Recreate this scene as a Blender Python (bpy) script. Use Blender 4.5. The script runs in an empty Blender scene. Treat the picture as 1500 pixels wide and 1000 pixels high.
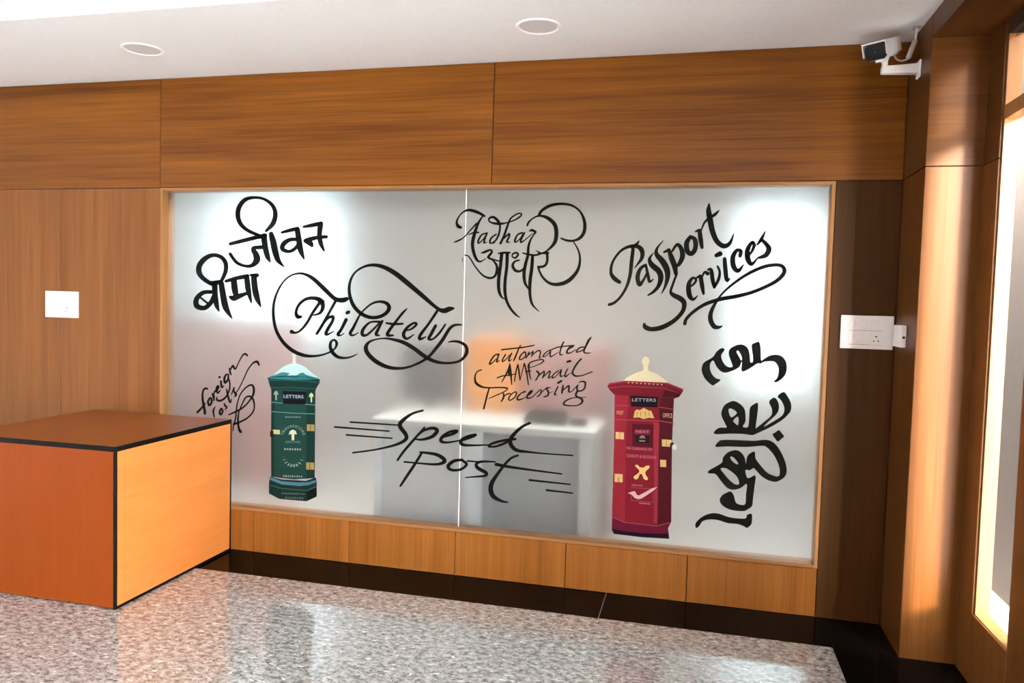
import bpy, math, random
from mathutils import Vector, Matrix
from mathutils.geometry import tessellate_polygon
random.seed(7)
S = bpy.context.scene
COL = S.collection

# ------------------------------------------------------------------ camera
FPX, YAW, PIT, ROL, DIST, EYE = 1118.39, -0.2391, 0.0508, 0.0273, 3.9344, 1.5
PCX, PCY = 746.0, 500.0
cF = Vector((math.sin(YAW)*math.cos(PIT), math.cos(YAW)*math.cos(PIT), -math.sin(PIT)))
cR0 = Vector((math.cos(YAW), -math.sin(YAW), 0)); cU0 = cR0.cross(cF)
cR = cR0*math.cos(ROL) + cU0*math.sin(ROL); cU = -cR0*math.sin(ROL) + cU0*math.cos(ROL)
CAMPOS = Vector((0, -DIST, EYE))
cam_d = bpy.data.cameras.new('camera'); cam = bpy.data.objects.new('camera', cam_d); COL.objects.link(cam)
cam_d.sensor_width = 36; cam_d.lens = FPX/1500*36
cam_d.shift_x = (750-PCX)/1500; cam_d.shift_y = 0
cam_d.clip_start = 0.02; cam_d.clip_end = 200
cam.matrix_world = Matrix(((cR.x, cU.x, -cF.x, CAMPOS.x), (cR.y, cU.y, -cF.y, CAMPOS.y), (cR.z, cU.z, -cF.z, CAMPOS.z), (0, 0, 0, 1)))
S.camera = cam
def ray(px, py): return cF + cR*((px-PCX)/FPX) - cU*((py-PCY)/FPX)
def on_y(px, py, Y):
    d = ray(px, py); return CAMPOS + d*((Y-CAMPOS.y)/d.y)

# ------------------------------------------------------------------ light
S.view_settings.view_transform = 'Standard'; S.view_settings.look = 'None'
S.view_settings.gamma = 1.0; S.view_settings.use_curve_mapping = False
S.view_settings.exposure = 1.95
wd = bpy.data.worlds.new('daylight'); S.world = wd; wd.use_nodes = True
bg = wd.node_tree.nodes['Background']; bg.inputs['Color'].default_value = (0.93, 0.97, 1.0, 1); bg.inputs['Strength'].default_value = 13.0
def lamp(name, kind, loc, direction, **kw):
    d = bpy.data.lights.new(name, kind); o = bpy.data.objects.new(name, d); COL.objects.link(o)
    o.location = loc; o.rotation_euler = Vector(direction).to_track_quat('-Z', 'Y').to_euler()
    for k, v in kw.items(): setattr(d, k, v)
    return o
SUN = Vector((-0.5, 1, -0.25))
lamp('sun', 'SUN', (3, -9, 3), SUN, energy=4.0, angle=math.radians(8), color=(1.0, 0.78, 0.55))
def portal(name, loc, direction, sx, sy):
    o = lamp(name, 'AREA', loc, direction, shape='RECTANGLE', size=sx, size_y=sy); o.data.cycles.is_portal = True
    return o
# right-hand windows (in the wall x = 1.135) and the office windows behind the frosted glass
WIN_A = (-0.875, -0.52, 0.288, 2.60); WIN_B = (-6.45, -3.1, 0.06, 2.60)      # narrow sidelight, wide glazed doors: y0, y1, z0, z1
WT = 0.06                                                                    # thickness of the window wall
for a, b, c, d in (WIN_A, WIN_B):
    portal('window_daylight', (1.135+WT+.01, (a+b)/2, (c+d)/2), (-1, 0, 0), b-a, d-c)

# ------------------------------------------------------------------ materials
def new_mat(name):
    m = bpy.data.materials.new(name); m.use_nodes = True
    nt = m.node_tree; return m, nt, nt.nodes['Principled BSDF']
def plain(name, col, rough=0.5, metal=0.0, spec=0.5, coat=0.0):
    m, nt, b = new_mat(name)
    b.inputs['Base Color'].default_value = (*col, 1); b.inputs['Roughness'].default_value = rough
    b.inputs['Metallic'].default_value = metal; b.inputs['Specular IOR Level'].default_value = spec
    b.inputs['Coat Weight'].default_value = coat
    # faint procedural unevenness so that no surface is perfectly flat
    n = nt.nodes.new('ShaderNodeTexNoise'); n.inputs['Scale'].default_value = 40
    tc = nt.nodes.new('ShaderNodeTexCoord'); nt.links.new(tc.outputs['Object'], n.inputs['Vector'])
    mx = nt.nodes.new('ShaderNodeMix'); mx.data_type = 'RGBA'; mx.blend_type = 'MULTIPLY'; mx.inputs['Factor'].default_value = 0.12
    mx.inputs['A'].default_value = (*col, 1); nt.links.new(n.outputs['Color'], mx.inputs['B']); nt.links.new(mx.outputs['Result'], b.inputs['Base Color'])
    return m
def wood(name, axis, dark, light, rough=0.35, streak=22.0, along=0.7, spec=0.18, contrast=0.17, fine=120):
    """veneer with the grain running along one world axis ('x', 'y' or 'z')"""
    m, nt, b = new_mat(name); N = nt.nodes.new; L = nt.links.new
    tc = N('ShaderNodeTexCoord'); oi = N('ShaderNodeObjectInfo')
    mul = N('ShaderNodeVectorMath'); mul.operation = 'SCALE'; mul.inputs['Scale'].default_value = 37.0
    comb = N('ShaderNodeCombineXYZ')
    for k in range(3): L(oi.outputs['Random'], comb.inputs[k])
    L(comb.outputs[0], mul.inputs[0])
    add = N('ShaderNodeVectorMath'); add.operation = 'ADD'; L(tc.outputs['Object'], add.inputs[0]); L(mul.outputs[0], add.inputs[1])
    def layer(scale, al, detail, dist=0.0):
        mp = N('ShaderNodeMapping'); sc = [scale]*3; sc['xyz'.index(axis)] = al; mp.inputs['Scale'].default_value = sc
        L(add.outputs[0], mp.inputs['Vector'])
        n = N('ShaderNodeTexNoise'); n.inputs['Scale'].default_value = 1.0; n.inputs['Detail'].default_value = detail
        n.inputs['Roughness'].default_value = 0.6; n.inputs['Distortion'].default_value = dist
        L(mp.outputs[0], n.inputs['Vector']); return n
    n1 = layer(streak, along, 4, 0.25); n2 = layer(fine, along*3, 2); n3 = layer(streak*0.22, along*0.5, 2, 0.4)
    r1 = N('ShaderNodeValToRGB'); r1.color_ramp.elements[0].position = 0.5-contrast; r1.color_ramp.elements[1].position = 0.5+contrast
    r1.color_ramp.elements[0].color = (*dark, 1); r1.color_ramp.elements[1].color = (*light, 1)
    mixf = N('ShaderNodeMath'); mixf.operation = 'MULTIPLY_ADD'; mixf.inputs[1].default_value = 0.3
    L(n2.outputs['Fac'], mixf.inputs[0])
    m2 = N('ShaderNodeMath'); m2.operation = 'MULTIPLY'; m2.inputs[1].default_value = 0.38; L(n1.outputs['Fac'], m2.inputs[0])
    m3 = N('ShaderNodeMath'); m3.operation = 'MULTIPLY_ADD'; m3.inputs[1].default_value = 0.32; L(n3.outputs['Fac'], m3.inputs[0]); L(m2.outputs[0], m3.inputs[2])
    L(m3.outputs[0], mixf.inputs[2]); L(mixf.outputs[0], r1.inputs['Fac']); L(r1.outputs['Color'], b.inputs['Base Color'])
    bp = N('ShaderNodeBump'); bp.inputs['Strength'].default_value = 0.08; bp.inputs['Distance'].default_value = 0.002
    L(n2.outputs['Fac'], bp.inputs['Height']); L(bp.outputs['Normal'], b.inputs['Normal'])
    b.inputs['Roughness'].default_value = rough; b.inputs['Specular IOR Level'].default_value = spec
    return m
TD, TL = (0.088, 0.023, 0.002), (0.255, 0.088, 0.0095)
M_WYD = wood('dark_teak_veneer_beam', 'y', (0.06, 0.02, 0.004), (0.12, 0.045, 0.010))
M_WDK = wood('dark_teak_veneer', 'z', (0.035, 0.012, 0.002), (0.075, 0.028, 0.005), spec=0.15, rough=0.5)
M_HALL = wood('hall_panelling', 'z', (0.10, 0.04, 0.012), (0.2, 0.085, 0.03))
M_WX = wood('teak_veneer_across', 'x', TD, TL)
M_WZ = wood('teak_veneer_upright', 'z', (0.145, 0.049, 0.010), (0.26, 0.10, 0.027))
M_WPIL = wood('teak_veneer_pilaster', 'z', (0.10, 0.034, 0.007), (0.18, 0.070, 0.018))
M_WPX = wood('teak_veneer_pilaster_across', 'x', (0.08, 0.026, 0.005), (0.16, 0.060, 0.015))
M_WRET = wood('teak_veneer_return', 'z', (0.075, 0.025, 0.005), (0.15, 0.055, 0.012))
M_WLOW = wood('teak_veneer_low', 'z', (0.18, 0.056, 0.008), (0.345, 0.128, 0.024), along=0.5)
M_WY = wood('teak_veneer_side', 'y', TD, TL)
M_TRIM = wood('teak_trim', 'z', (0.248, 0.1054, 0.0341), (0.3844, 0.186, 0.0682))
M_TRIMX = wood('teak_trim_across', 'x', (0.248, 0.1054, 0.0341), (0.3844, 0.186, 0.0682))
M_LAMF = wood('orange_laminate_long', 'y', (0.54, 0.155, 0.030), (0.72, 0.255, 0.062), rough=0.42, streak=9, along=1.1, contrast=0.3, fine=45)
M_LAME = wood('orange_laminate_shaded', 'z', (0.185, 0.030, 0.002), (0.245, 0.048, 0.004), spec=0.15, rough=0.45, streak=7, along=0.7, contrast=0.3, fine=40)  # same laminate darkened: shade of the end faces put into the colour
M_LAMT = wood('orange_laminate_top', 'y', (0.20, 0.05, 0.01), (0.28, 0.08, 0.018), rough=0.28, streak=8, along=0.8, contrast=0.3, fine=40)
M_EDGE = plain('black_edge_banding', (0.004, 0.0028, 0.0024), 0.45, spec=0.12)
M_DARK = plain('dark_backing', (0.035, 0.014, 0.006), 0.8)
M_WHITE = plain('white_emulsion', (0.88, 0.875, 0.87), 0.75, spec=0.2)
M_WALLP = plain('office_paint', (0.56, 0.56, 0.55), 0.8, spec=0.2)
M_PLATE = plain('white_plate_plastic', (0.80, 0.77, 0.76), 0.35)
M_PLAST = plain('white_camera_plastic', (0.86, 0.86, 0.85), 0.3)
M_GREYPL = plain('grey_sleeve_plastic', (0.50, 0.48, 0.46), 0.55)
M_BLACKG = plain('black_gloss', (0.003, 0.003, 0.004), 0.25, spec=0.15)
M_HOLE = plain('socket_hole', (0.02, 0.018, 0.018), 0.7)
M_LINE = plain('plate_groove', (0.42, 0.40, 0.39), 0.6)
M_LAMPD = plain('lamp_diffuser', (0.70, 0.675, 0.66), 0.5)
M_GROUT = plain('pale_grout', (0.60, 0.59, 0.57), 0.7)
M_CONC = plain('outdoor_paving', (0.80, 0.78, 0.75), 0.9)

def granite():
    m, nt, b = new_mat('speckled_granite'); N = nt.nodes.new; L = nt.links.new
    tc = N('ShaderNodeTexCoord')
    def noise(sc, st, det=3.0, rough=0.6):
        mp = N('ShaderNodeMapping'); mp.inputs['Scale'].default_value = (sc, sc*st, sc); mp.inputs['Rotation'].default_value = (0, 0, 0.12)
        L(tc.outputs['Object'], mp.inputs['Vector'])
        n = N('ShaderNodeTexNoise'); n.inputs['Scale'].default_value = 1; n.inputs['Detail'].default_value = det; n.inputs['Roughness'].default_value = rough
        L(mp.outputs[0], n.inputs['Vector']); return n
    def ramp(src, p0, c0, p1, c1):
        r = N('ShaderNodeValToRGB'); e = r.color_ramp.elements; e[0].position = p0; e[0].color = (*c0, 1); e[1].position = p1; e[1].color = (*c1, 1)
        L(src, r.inputs['Fac']); return r
    base = ramp(noise(30, 1.4, 5, 0.75).outputs['Fac'], 0.39, (0.12, 0.114, 0.108), 0.59, (0.50, 0.49, 0.475))
    def over(prev, mask, col, fac=1.0):
        mx = N('ShaderNodeMix'); mx.data_type = 'RGBA'; L(prev, mx.inputs['A']); mx.inputs['B'].default_value = (*col, 1)
        L(mask, mx.inputs['Factor']); return mx.outputs['Result']
    w = ramp(noise(22, 2.0, 2).outputs['Fac'], 0.62, (0, 0, 0), 0.67, (1, 1, 1))
    c = over(base.outputs['Color'], w.outputs['Color'], (0.72, 0.715, 0.70))
    g = ramp(noise(38, 1.4, 2).outputs['Fac'], 0.60, (0, 0, 0), 0.68, (0.8, 0.8, 0.8))
    c = over(c, g.outputs['Color'], (0.20, 0.185, 0.175))
    k = ramp(noise(48, 1.5, 1.0).outputs['Fac'], 0.665, (0, 0, 0), 0.70, (1, 1, 1))
    c = over(c, k.outputs['Color'], (0.035, 0.032, 0.032))
    L(c, b.inputs['Base Color'])
    b.inputs['Roughness'].default_value = 0.09; b.inputs['Specular IOR Level'].default_value = 1.0
    b.inputs['Coat Weight'].default_value = 0.7; b.inputs['Coat Roughness'].default_value = 0.05; b.inputs['Coat IOR'].default_value = 1.6
    return m
M_GRAN = granite()
M_BLKG = plain('black_granite', (0.004, 0.003, 0.0026), 0.07, spec=0.07)
M_BLKG.node_tree.nodes['Principled BSDF'].inputs['IOR'].default_value = 1.3

def frosted():
    m, nt, b = new_mat('frosted_glass'); N = nt.nodes.new; L = nt.links.new
    out = nt.nodes['Material Output']
    b.inputs['Base Color'].default_value = (0.80, 0.82, 0.81, 1); b.inputs['Transmission Weight'].default_value = 1.0
    b.inputs['IOR'].default_value = 1.45; b.inputs['Roughness'].default_value = 0.27
    d = N('ShaderNodeBsdfDiffuse'); d.inputs['Color'].default_value = (0.78, 0.79, 0.78, 1)
    t = N('ShaderNodeBsdfTranslucent'); t.inputs['Color'].default_value = (0.85, 0.86, 0.85, 1)
    m1 = N('ShaderNodeMixShader'); m1.inputs[0].default_value = 0.5; L(d.outputs[0], m1.inputs[1]); L(t.outputs[0], m1.inputs[2])
    # faint weave of the etched film
    tc = N('ShaderNodeTexCoord'); mp = N('ShaderNodeMapping'); mp.inputs['Scale'].default_value = (260, 1, 6); L(tc.outputs['Object'], mp.inputs['Vector'])
    n = N('ShaderNodeTexNoise'); n.inputs['Scale'].default_value = 1; L(mp.outputs[0], n.inputs['Vector'])
    mr = N('ShaderNodeMapRange'); mr.inputs['To Min'].default_value = 0.04; mr.inputs['To Max'].default_value = 0.08; L(n.outputs['Fac'], mr.inputs['Value'])
    m2 = N('ShaderNodeMixShader'); L(mr.outputs[0], m2.inputs[0]); L(b.outputs[0], m2.inputs[1]); L(m1.outputs[0], m2.inputs[2])
    L(m2.outputs[0], out.inputs['Surface'])
    return m
M_FROST = frosted()
def vinyl():
    m, nt, b = new_mat('black_vinyl'); N = nt.nodes.new; L = nt.links.new
    b.inputs['Base Color'].default_value = (0.004, 0.0045, 0.004, 1); b.inputs['Roughness'].default_value = 0.5; b.inputs['Specular IOR Level'].default_value = 0.08
    t = N('ShaderNodeBsdfTransparent'); t.inputs['Color'].default_value = (0.75, 1.0, 0.92, 1)
    mx = N('ShaderNodeMixShader'); mx.inputs[0].default_value = 0.022
    L(b.outputs[0], mx.inputs[1]); L(t.outputs[0], mx.inputs[2]); L(mx.outputs[0], nt.nodes['Material Output'].inputs['Surface'])
    return m
M_VINYL = vinyl()

def tinted(name, c):
    m, nt, b = new_mat(name); t = nt.nodes.new('ShaderNodeBsdfTransparent'); t.inputs['Color'].default_value = (*c, 1)
    g = nt.nodes.new('ShaderNodeBsdfGlossy'); g.inputs['Roughness'].default_value = .05
    mx = nt.nodes.new('ShaderNodeMixShader'); mx.inputs[0].default_value = .05
    nt.links.new(t.outputs[0], mx.inputs[1]); nt.links.new(g.outputs[0], mx.inputs[2]); nt.links.new(mx.outputs[0], nt.nodes['Material Output'].inputs['Surface']); return m
M_TINT = tinted('beam_dimming_pane', (.2, .19, .175)); M_OTINT = tinted('office_window_dimmer', (.26, .28, .285))  # added tints: dim the upper sun beam and the office windows

# ------------------------------------------------------------------ builders
ORG = {}
def link(o, parent=None, org=None):
    COL.objects.link(o)
    if parent is not None: o.parent = parent; ORG[o.name] = ORG[parent.name]
    else: ORG[o.name] = Vector(org) if org is not None else Vector((0, 0, 0)); o.location = ORG[o.name]
    return o
def tag(o, label=None, cat=None, group=None, kind=None):
    for k, v in (('label', label), ('category', cat), ('group', group), ('kind', kind)):
        if v: o[k] = v
    return o
def thing(name, org, label=None, cat=None, group=None, kind=None):
    o = bpy.data.objects.new(name, None); o.empty_display_size = 0.1; link(o, None, org); return tag(o, label, cat, group, kind)
def mesh(name, verts, faces, mat, parent=None, org=None, smooth=False):
    me = bpy.data.meshes.new(name); o = bpy.data.objects.new(name, me); link(o, parent, org)
    g = ORG[o.name]
    me.from_pydata([(v[0]-g.x, v[1]-g.y, v[2]-g.z) for v in verts], [], faces); me.materials.append(mat)
    if smooth:
        for p in me.polygons: p.use_smooth = True
    me.update(); return o
BF = [(0, 3, 2, 1), (4, 5, 6, 7), (0, 1, 5, 4), (1, 2, 6, 5), (2, 3, 7, 6), (3, 0, 4, 7)]
def bv(lo, hi):
    (a, b, c), (d, e, f) = lo, hi
    return [(a, b, c), (d, b, c), (d, e, c), (a, e, c), (a, b, f), (d, b, f), (d, e, f), (a, e, f)]
def boxes(name, bl, mat, parent=None, org=None):
    V, F = [], []
    for lo, hi in bl:
        k = len(V); V += bv(lo, hi); F += [tuple(i+k for i in f) for f in BF]
    return mesh(name, V, F, mat, parent, org)
def box(name, lo, hi, mat, parent=None, org=None, bevel=0.0, seg=2):
    o = boxes(name, [(lo, hi)], mat, parent, org)
    if bevel:
        md = o.modifiers.new('bevel', 'BEVEL'); md.width = bevel; md.segments = seg; md.limit_method = 'ANGLE'
    return o
def struct(o): o['kind'] = 'structure'; return o
def tube(name, pts, radii, mat, parent=None, org=None, seg=14, caps=True):
    pts = [Vector(p) for p in pts]; radii = radii if isinstance(radii, (list, tuple)) else [radii]*len(pts)
    V, F = [], []; up = None
    for i, p in enumerate(pts):
        t = (pts[min(i+1, len(pts)-1)] - pts[max(i-1, 0)]).normalized()
        if up is None: up = t.orthogonal().normalized()
        up = (up - t*up.dot(t)).normalized(); s = t.cross(up)
        for k in range(seg):
            a = 2*math.pi*k/seg; V.append(p + (up*math.cos(a)+s*math.sin(a))*radii[i])
    for i in range(len(pts)-1):
        for k in range(seg):
            k2 = (k+1) % seg; F.append((i*seg+k, i*seg+k2, (i+1)*seg+k2, (i+1)*seg+k))
    if caps: F.append(tuple(range(seg-1, -1, -1))); F.append(tuple(range((len(pts)-1)*seg, len(pts)*seg)))
    o = mesh(name, V, F, mat, parent, org)
    for pl in o.data.polygons: pl.use_smooth = len(pl.vertices) == 4
    return o
def lathe(name, prof, axis_pt, mat, parent=None, org=None, seg=40):
    """profile (r, z) turned about the vertical through axis_pt"""
    V, F = [], []; n = len(prof)
    for r, z in prof:
        for k in range(seg):
            a = 2*math.pi*k/seg; V.append((axis_pt[0]+r*math.cos(a), axis_pt[1]+r*math.sin(a), axis_pt[2]+z))
    for i in range(n-1):
        for k in range(seg):
            k2 = (k+1) % seg; F.append((i*seg+k, i*seg+k2, (i+1)*seg+k2, (i+1)*seg+k))
    if prof[0][0] > 1e-5: F.append(tuple(range(seg-1, -1, -1)))
    if prof[-1][0] > 1e-5: F.append(tuple(range((n-1)*seg, n*seg)))
    return mesh(name, V, F, mat, parent, org, smooth=False)

# ------------------------------------------------------------------ the setting
CEIL, DROP_Y, UP = 2.759, -0.95, 2.812
XR, XW = 0.915, 1.135          # corner of the frosted wall, window wall
YP = -0.355                    # front of the pilaster
XL, YB = -5.2, -6.6            # far left and rear walls of the hall (out of view)
G = 0.0021                     # half of the joint between veneer panels
FX0, FX1, FZ0, FZ1 = -3.108, 0.622, 0.243, 2.121      # outside of the frame round the frosted glass
PT = 0.008                     # veneer thickness

wb = struct(boxes('wall_back', [((XL, PT, 0), (FX0+.004, .12, CEIL)), ((FX1-.004, PT, 0), (XR+.02, .12, CEIL)),
                                ((FX0+.004, PT, 0), (FX1-.004, .12, FZ0+.004)), ((FX0+.004, PT, FZ1-.004), (FX1-.004, .12, CEIL))], M_DARK))
def panel(x0, x1, z0, z1, mat, name='panel'):
    return box(name, (x0+G, 0, z0+G), (x1-G, PT+.001, z1-G), mat, wb, bevel=0.0012, seg=1)
ZS = 2.122
for a, b in ((XL, -3.113), (-3.113, -1.079), (-1.079, XR)): panel(a, b, ZS, CEIL, M_WX)
for a, b in ((XL, -4.435), (-4.435, -3.825), (-3.825, FX0)): panel(a, b, 0, ZS, M_WZ)
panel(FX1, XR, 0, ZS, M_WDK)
for a, b in ((FX0, -2.47), (-2.47, -1.861), (-1.861, -1.233), (-1.233, -.621), (-.621, .004), (.004, FX1)): panel(a, b, 0, FZ0, M_WLOW)

# pilaster and side wall at the right
XO = XW+WT
wr = struct(boxes('wall_right', [((XR+PT, YP+PT, 0), (XO, .12, CEIL)), ((XW+PT, WIN_A[1], 0), (XO, YP+PT, CEIL)),
                                 ((XR+PT, YB, 2.655+PT), (XO, YP+PT, CEIL+.1)), ((XW+PT, YB, 2.6), (XO, WIN_A[1], 2.655+PT)),
                                 ((XW+PT, WIN_A[0], 0), (XO, WIN_A[1], WIN_A[2]-PT)), ((XW+PT, WIN_B[1], 0), (XO, WIN_A[0], 2.6)),
                                 ((XW+PT, WIN_B[0], 0), (XO, WIN_B[1], WIN_B[2])), ((XW+PT, YB, 0), (XO, WIN_B[0], 2.6))], M_DARK))
def rp(lo, hi, mat): return box('panel', lo, hi, mat, wr, bevel=0.0012, seg=1)
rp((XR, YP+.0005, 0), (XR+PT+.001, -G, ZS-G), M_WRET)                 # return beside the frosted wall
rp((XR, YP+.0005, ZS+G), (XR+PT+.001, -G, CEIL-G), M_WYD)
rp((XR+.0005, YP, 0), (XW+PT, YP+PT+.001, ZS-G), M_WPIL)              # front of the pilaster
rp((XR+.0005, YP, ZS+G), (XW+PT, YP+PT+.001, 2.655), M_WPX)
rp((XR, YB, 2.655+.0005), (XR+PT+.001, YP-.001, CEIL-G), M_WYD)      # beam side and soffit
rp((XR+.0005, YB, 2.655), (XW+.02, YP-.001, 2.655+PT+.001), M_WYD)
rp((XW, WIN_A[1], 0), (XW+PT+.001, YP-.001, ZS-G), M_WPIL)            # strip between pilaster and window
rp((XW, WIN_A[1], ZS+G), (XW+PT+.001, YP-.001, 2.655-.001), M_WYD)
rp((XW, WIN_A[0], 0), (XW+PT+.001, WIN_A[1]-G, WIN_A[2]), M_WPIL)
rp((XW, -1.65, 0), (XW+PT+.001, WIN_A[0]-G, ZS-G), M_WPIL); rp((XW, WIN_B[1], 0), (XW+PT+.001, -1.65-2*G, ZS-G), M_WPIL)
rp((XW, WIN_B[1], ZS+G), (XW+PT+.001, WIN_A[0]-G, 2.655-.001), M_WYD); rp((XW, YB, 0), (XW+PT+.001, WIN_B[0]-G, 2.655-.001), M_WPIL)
w2 = struct(thing('window_2', (XW, -.7, WIN_A[2])))
for yy in (WIN_A[0], WIN_A[1]-.014): box('frame_strip', (XW+PT, yy, WIN_A[2]), (XO, yy+.014, 2.6), M_TRIM, w2)
for zz, h in ((WIN_A[2]-.008, .012), (2.27, .055)): box('frame_strip', (XW+PT, WIN_A[0]+.014, zz), (XO, WIN_A[1]-.014, zz+h), M_TRIM, w2)
mesh('pane', [(XW+.03, WIN_A[0]+.014, 2.325), (XW+.03, WIN_A[1]-.014, 2.325), (XW+.03, WIN_A[1]-.014, 2.6), (XW+.03, WIN_A[0]+.014, 2.6)], [(0, 1, 2, 3)], M_TINT, w2)
d1 = struct(thing('door_1', (XW, -4.3, 0)))
for k in range(5): yy = WIN_B[0]+(WIN_B[1]-WIN_B[0]-.05)*k/4; box('frame_strip', (XW+PT, yy, WIN_B[2]), (XO, yy+.05, 2.6), M_TRIM, d1)
# rest of the hall (behind and beside the camera)
struct(box('wall_left', (XL-.15, YB, 0), (XL, .12, CEIL+.1), M_WHITE))
struct(box('wall_rear', (XL-.15, YB-.15, 0), (XO, YB, CEIL+.1), M_HALL))
struct(boxes('ceiling', [((XL, DROP_Y, CEIL), (XR+PT, 0.12, CEIL+.12)), ((XL, YB, UP), (XR+PT, DROP_Y, UP+.12))], M_WHITE))
# floor: granite slabs, black granite border, pale joints
BX, BY = 0.648, -0.334
fl = struct(box('floor', (XL, YB, -.1), (XO, .12, -.0016), M_GROUT))
J = 0.0012
for a, b in ((XL, -3.55), (-3.55, -1.099), (-1.099, BX)):
    for c, d in ((YB, -3.4), (-3.4, BY)):
        box('floor_slab', (a+.0013, c+J, -.013), (b-.0013, d-J*.2, 0), M_GRAN, fl)
for a, b in ((XL, -3.3), (-3.3, -.401), (-.401, XR)):
    box('border_slab', (a+.0014, BY, -.013), (b-.0014, .004, .0003), M_BLKG, fl)
for a, b in ((BY, -2.1), (-2.1, -4.2), (-4.2, YB)):
    box('border_slab', (BX, b+J, -.013), (XW+.02, a-J*.8, .0003), M_BLKG, fl)
box('border_slab', (XR-J, BY+.0, -.013), (XW+.02, .004, .0002), M_BLKG, fl)

# frosted glass in its frame
GY = 0.040
w1 = struct(thing('window_1', ((FX0+FX1)/2, GY, FZ0)))
TW = 0.017
for x0 in (FX0, FX1-TW): box('frame_strip', (x0, -.004, FZ0), (x0+TW, .10, FZ1), M_TRIM, w1, bevel=.002)
for z0 in (FZ0, FZ1-TW): box('frame_strip', (FX0+TW, -.004, z0), (FX1-TW, .10, z0+TW), M_TRIMX, w1, bevel=.002)
XS = -1.2285
pa = box('pane', (FX0+TW-.003, GY, FZ0+TW-.003), (XS-.0028, GY+.010, FZ1-TW+.003), M_FROST, w1)
pb = box('pane', (XS+.0028, GY, FZ0+TW-.003), (FX1-TW+.003, GY+.010, FZ1-TW+.003), M_FROST, w1)
M_SIL = plain('clear_white_sealant', (0.93, 0.93, 0.92), 0.3)
box('sealant_joint', (XS-.0026, GY-.0006, FZ0+TW+.001), (XS+.0026, GY+.0095, FZ1-TW-.001), M_SIL, w1)

# ceiling downlights
for k, (x, y, lab) in enumerate(((-2.838, -.482, 'round white recessed ceiling light above the left end of the frosted glass'),
                                 (-.748, -.468, 'round white recessed ceiling light above the middle of the frosted glass'))):
    dl = thing('recessed_downlight', (x, y, CEIL), lab, 'ceiling light', 'recessed downlights')
    lathe('bezel', [(.104, .001), (.104, -.002), (.098, -.006), (.092, -.006), (.086, -.001), (.086, .001)], (x, y, CEIL), M_PLAST, dl)
    lathe('diffuser', [(.0, -.0012), (.087, -.0012), (.087, .001)], (x, y, CEIL), M_LAMPD, dl)

# ------------------------------------------------------------------ lettering on the glass
LY = GY-0.0002; LT = 0.0005          # vinyl lies on the front of the panes
def catmull(P, n, closed=False):
    out = []; m = len(P)
    rng = range(m) if closed else range(m-1)
    for i in rng:
        if closed: a, b, c, d = P[(i-1) % m], P[i], P[(i+1) % m], P[(i+2) % m]
        else: a, b, c, d = P[max(i-1, 0)], P[i], P[i+1], P[min(i+2, m-1)]
        for k in range(n):
            t = k/n
            out.append(tuple(0.5*((2*b[j])+(c[j]-a[j])*t+(2*a[j]-5*b[j]+4*c[j]-d[j])*t*t+(3*b[j]-a[j]-3*c[j]+d[j])*t**3) for j in range(len(b))))
    if not closed: out.append(tuple(P[-1]))
    return out
def ribbon(st, V, F, yf, yb):
    """pen stroke: list of (px, py, width) in photo pixels -> thin solid ribbon on the glass"""
    pts = catmull(st, 5) if len(st) > 2 else [st[0], tuple((a+b)/2 for a, b in zip(*st)), st[1]]
    # rounded ends
    def ext(p, q, s):
        dx, dy = p[0]-q[0], p[1]-q[1]; L = math.hypot(dx, dy) or 1; w = p[2]
        return [(p[0]+dx/L*w*f*s, p[1]+dy/L*w*f*s, w*g) for f, g in ((.22, .86), (.38, .55), (.45, .2))]
    pts = list(reversed(ext(pts[0], pts[1], 1))) + pts + ext(pts[-1], pts[-2], 1)
    base = len(V); n = len(pts)
    for i, p in enumerate(pts):
        a, b = pts[max(i-1, 0)], pts[min(i+1, n-1)]
        dx, dy = b[0]-a[0], b[1]-a[1]; L = math.hypot(dx, dy) or 1
        nx, ny = -dy/L*p[2]/2, dx/L*p[2]/2
        for s, y in ((1, yf), (-1, yf), (-1, yb), (1, yb)): V.append(on_y(p[0]+s*nx, p[1]+s*ny, y))
    for i in range(n-1):
        for k in range(4):
            k2 = (k+1) % 4; F.append((base+i*4+k, base+i*4+k2, base+i*4+4+k2, base+i*4+4+k))
    F.append((base+3, base+2, base+1, base)); e_ = base+(n-1)*4; F.append((e_, e_+1, e_+2, e_+3))
def outline(loops, V, F, yf, yb, smooth=3):
    """closed outline with holes, in photo pixels"""
    L2 = [catmull(l, smooth, True) if smooth else l for l in loops]
    tri = tessellate_polygon([[Vector((p[0], p[1], 0)) for p in l] for l in L2])
    flat = [p for l in L2 for p in l]; base = len(V); n = len(flat)
    for y in (yf, yb):
        for p in flat: V.append(on_y(p[0], p[1], y))
    for t in tri:
        a, b, c = t
        F.append((base+a, base+b, base+c)); F.append((base+n+c, base+n+b, base+n+a))
    k = 0
    for l in L2:
        m = len(l)
        for i in range(m): j = (i+1) % m; F.append((base+k+i, base+k+j, base+n+k+j, base+n+k+i))
        k += m
def P(s):
    """'x,y,w x,y,w ...' -> tuples"""
    return [tuple(float(v) for v in q.split(',')) for q in s.split()]
CROP = {'A': (270, 270, 220/1048), 'B': (390, 370, .2), 'C': (650, 280, .2), 'D': (880, 280, 280/1273), 'E': (1020, 490, .1), 'F': (1020, 570, .1),
        'G': (1010, 640, .14), 'H': (480, 580, 370/1500), 'I': (690, 480, .14), 'J': (780, 540, .06), 'K': (690, 540, .06), 'L': (710, 495, 90/857), 'M': (280, 510, 105/808)}
def to_px(pts, crop):
    x0, y0, s = CROP[crop]
    return [(x0+p[0]*s, y0+p[1]*s) + ((p[2]*s*THIN.get(crop, 1.08),) if len(p) > 2 else ()) for p in pts]
THIN = {'L': 0.6}
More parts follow.
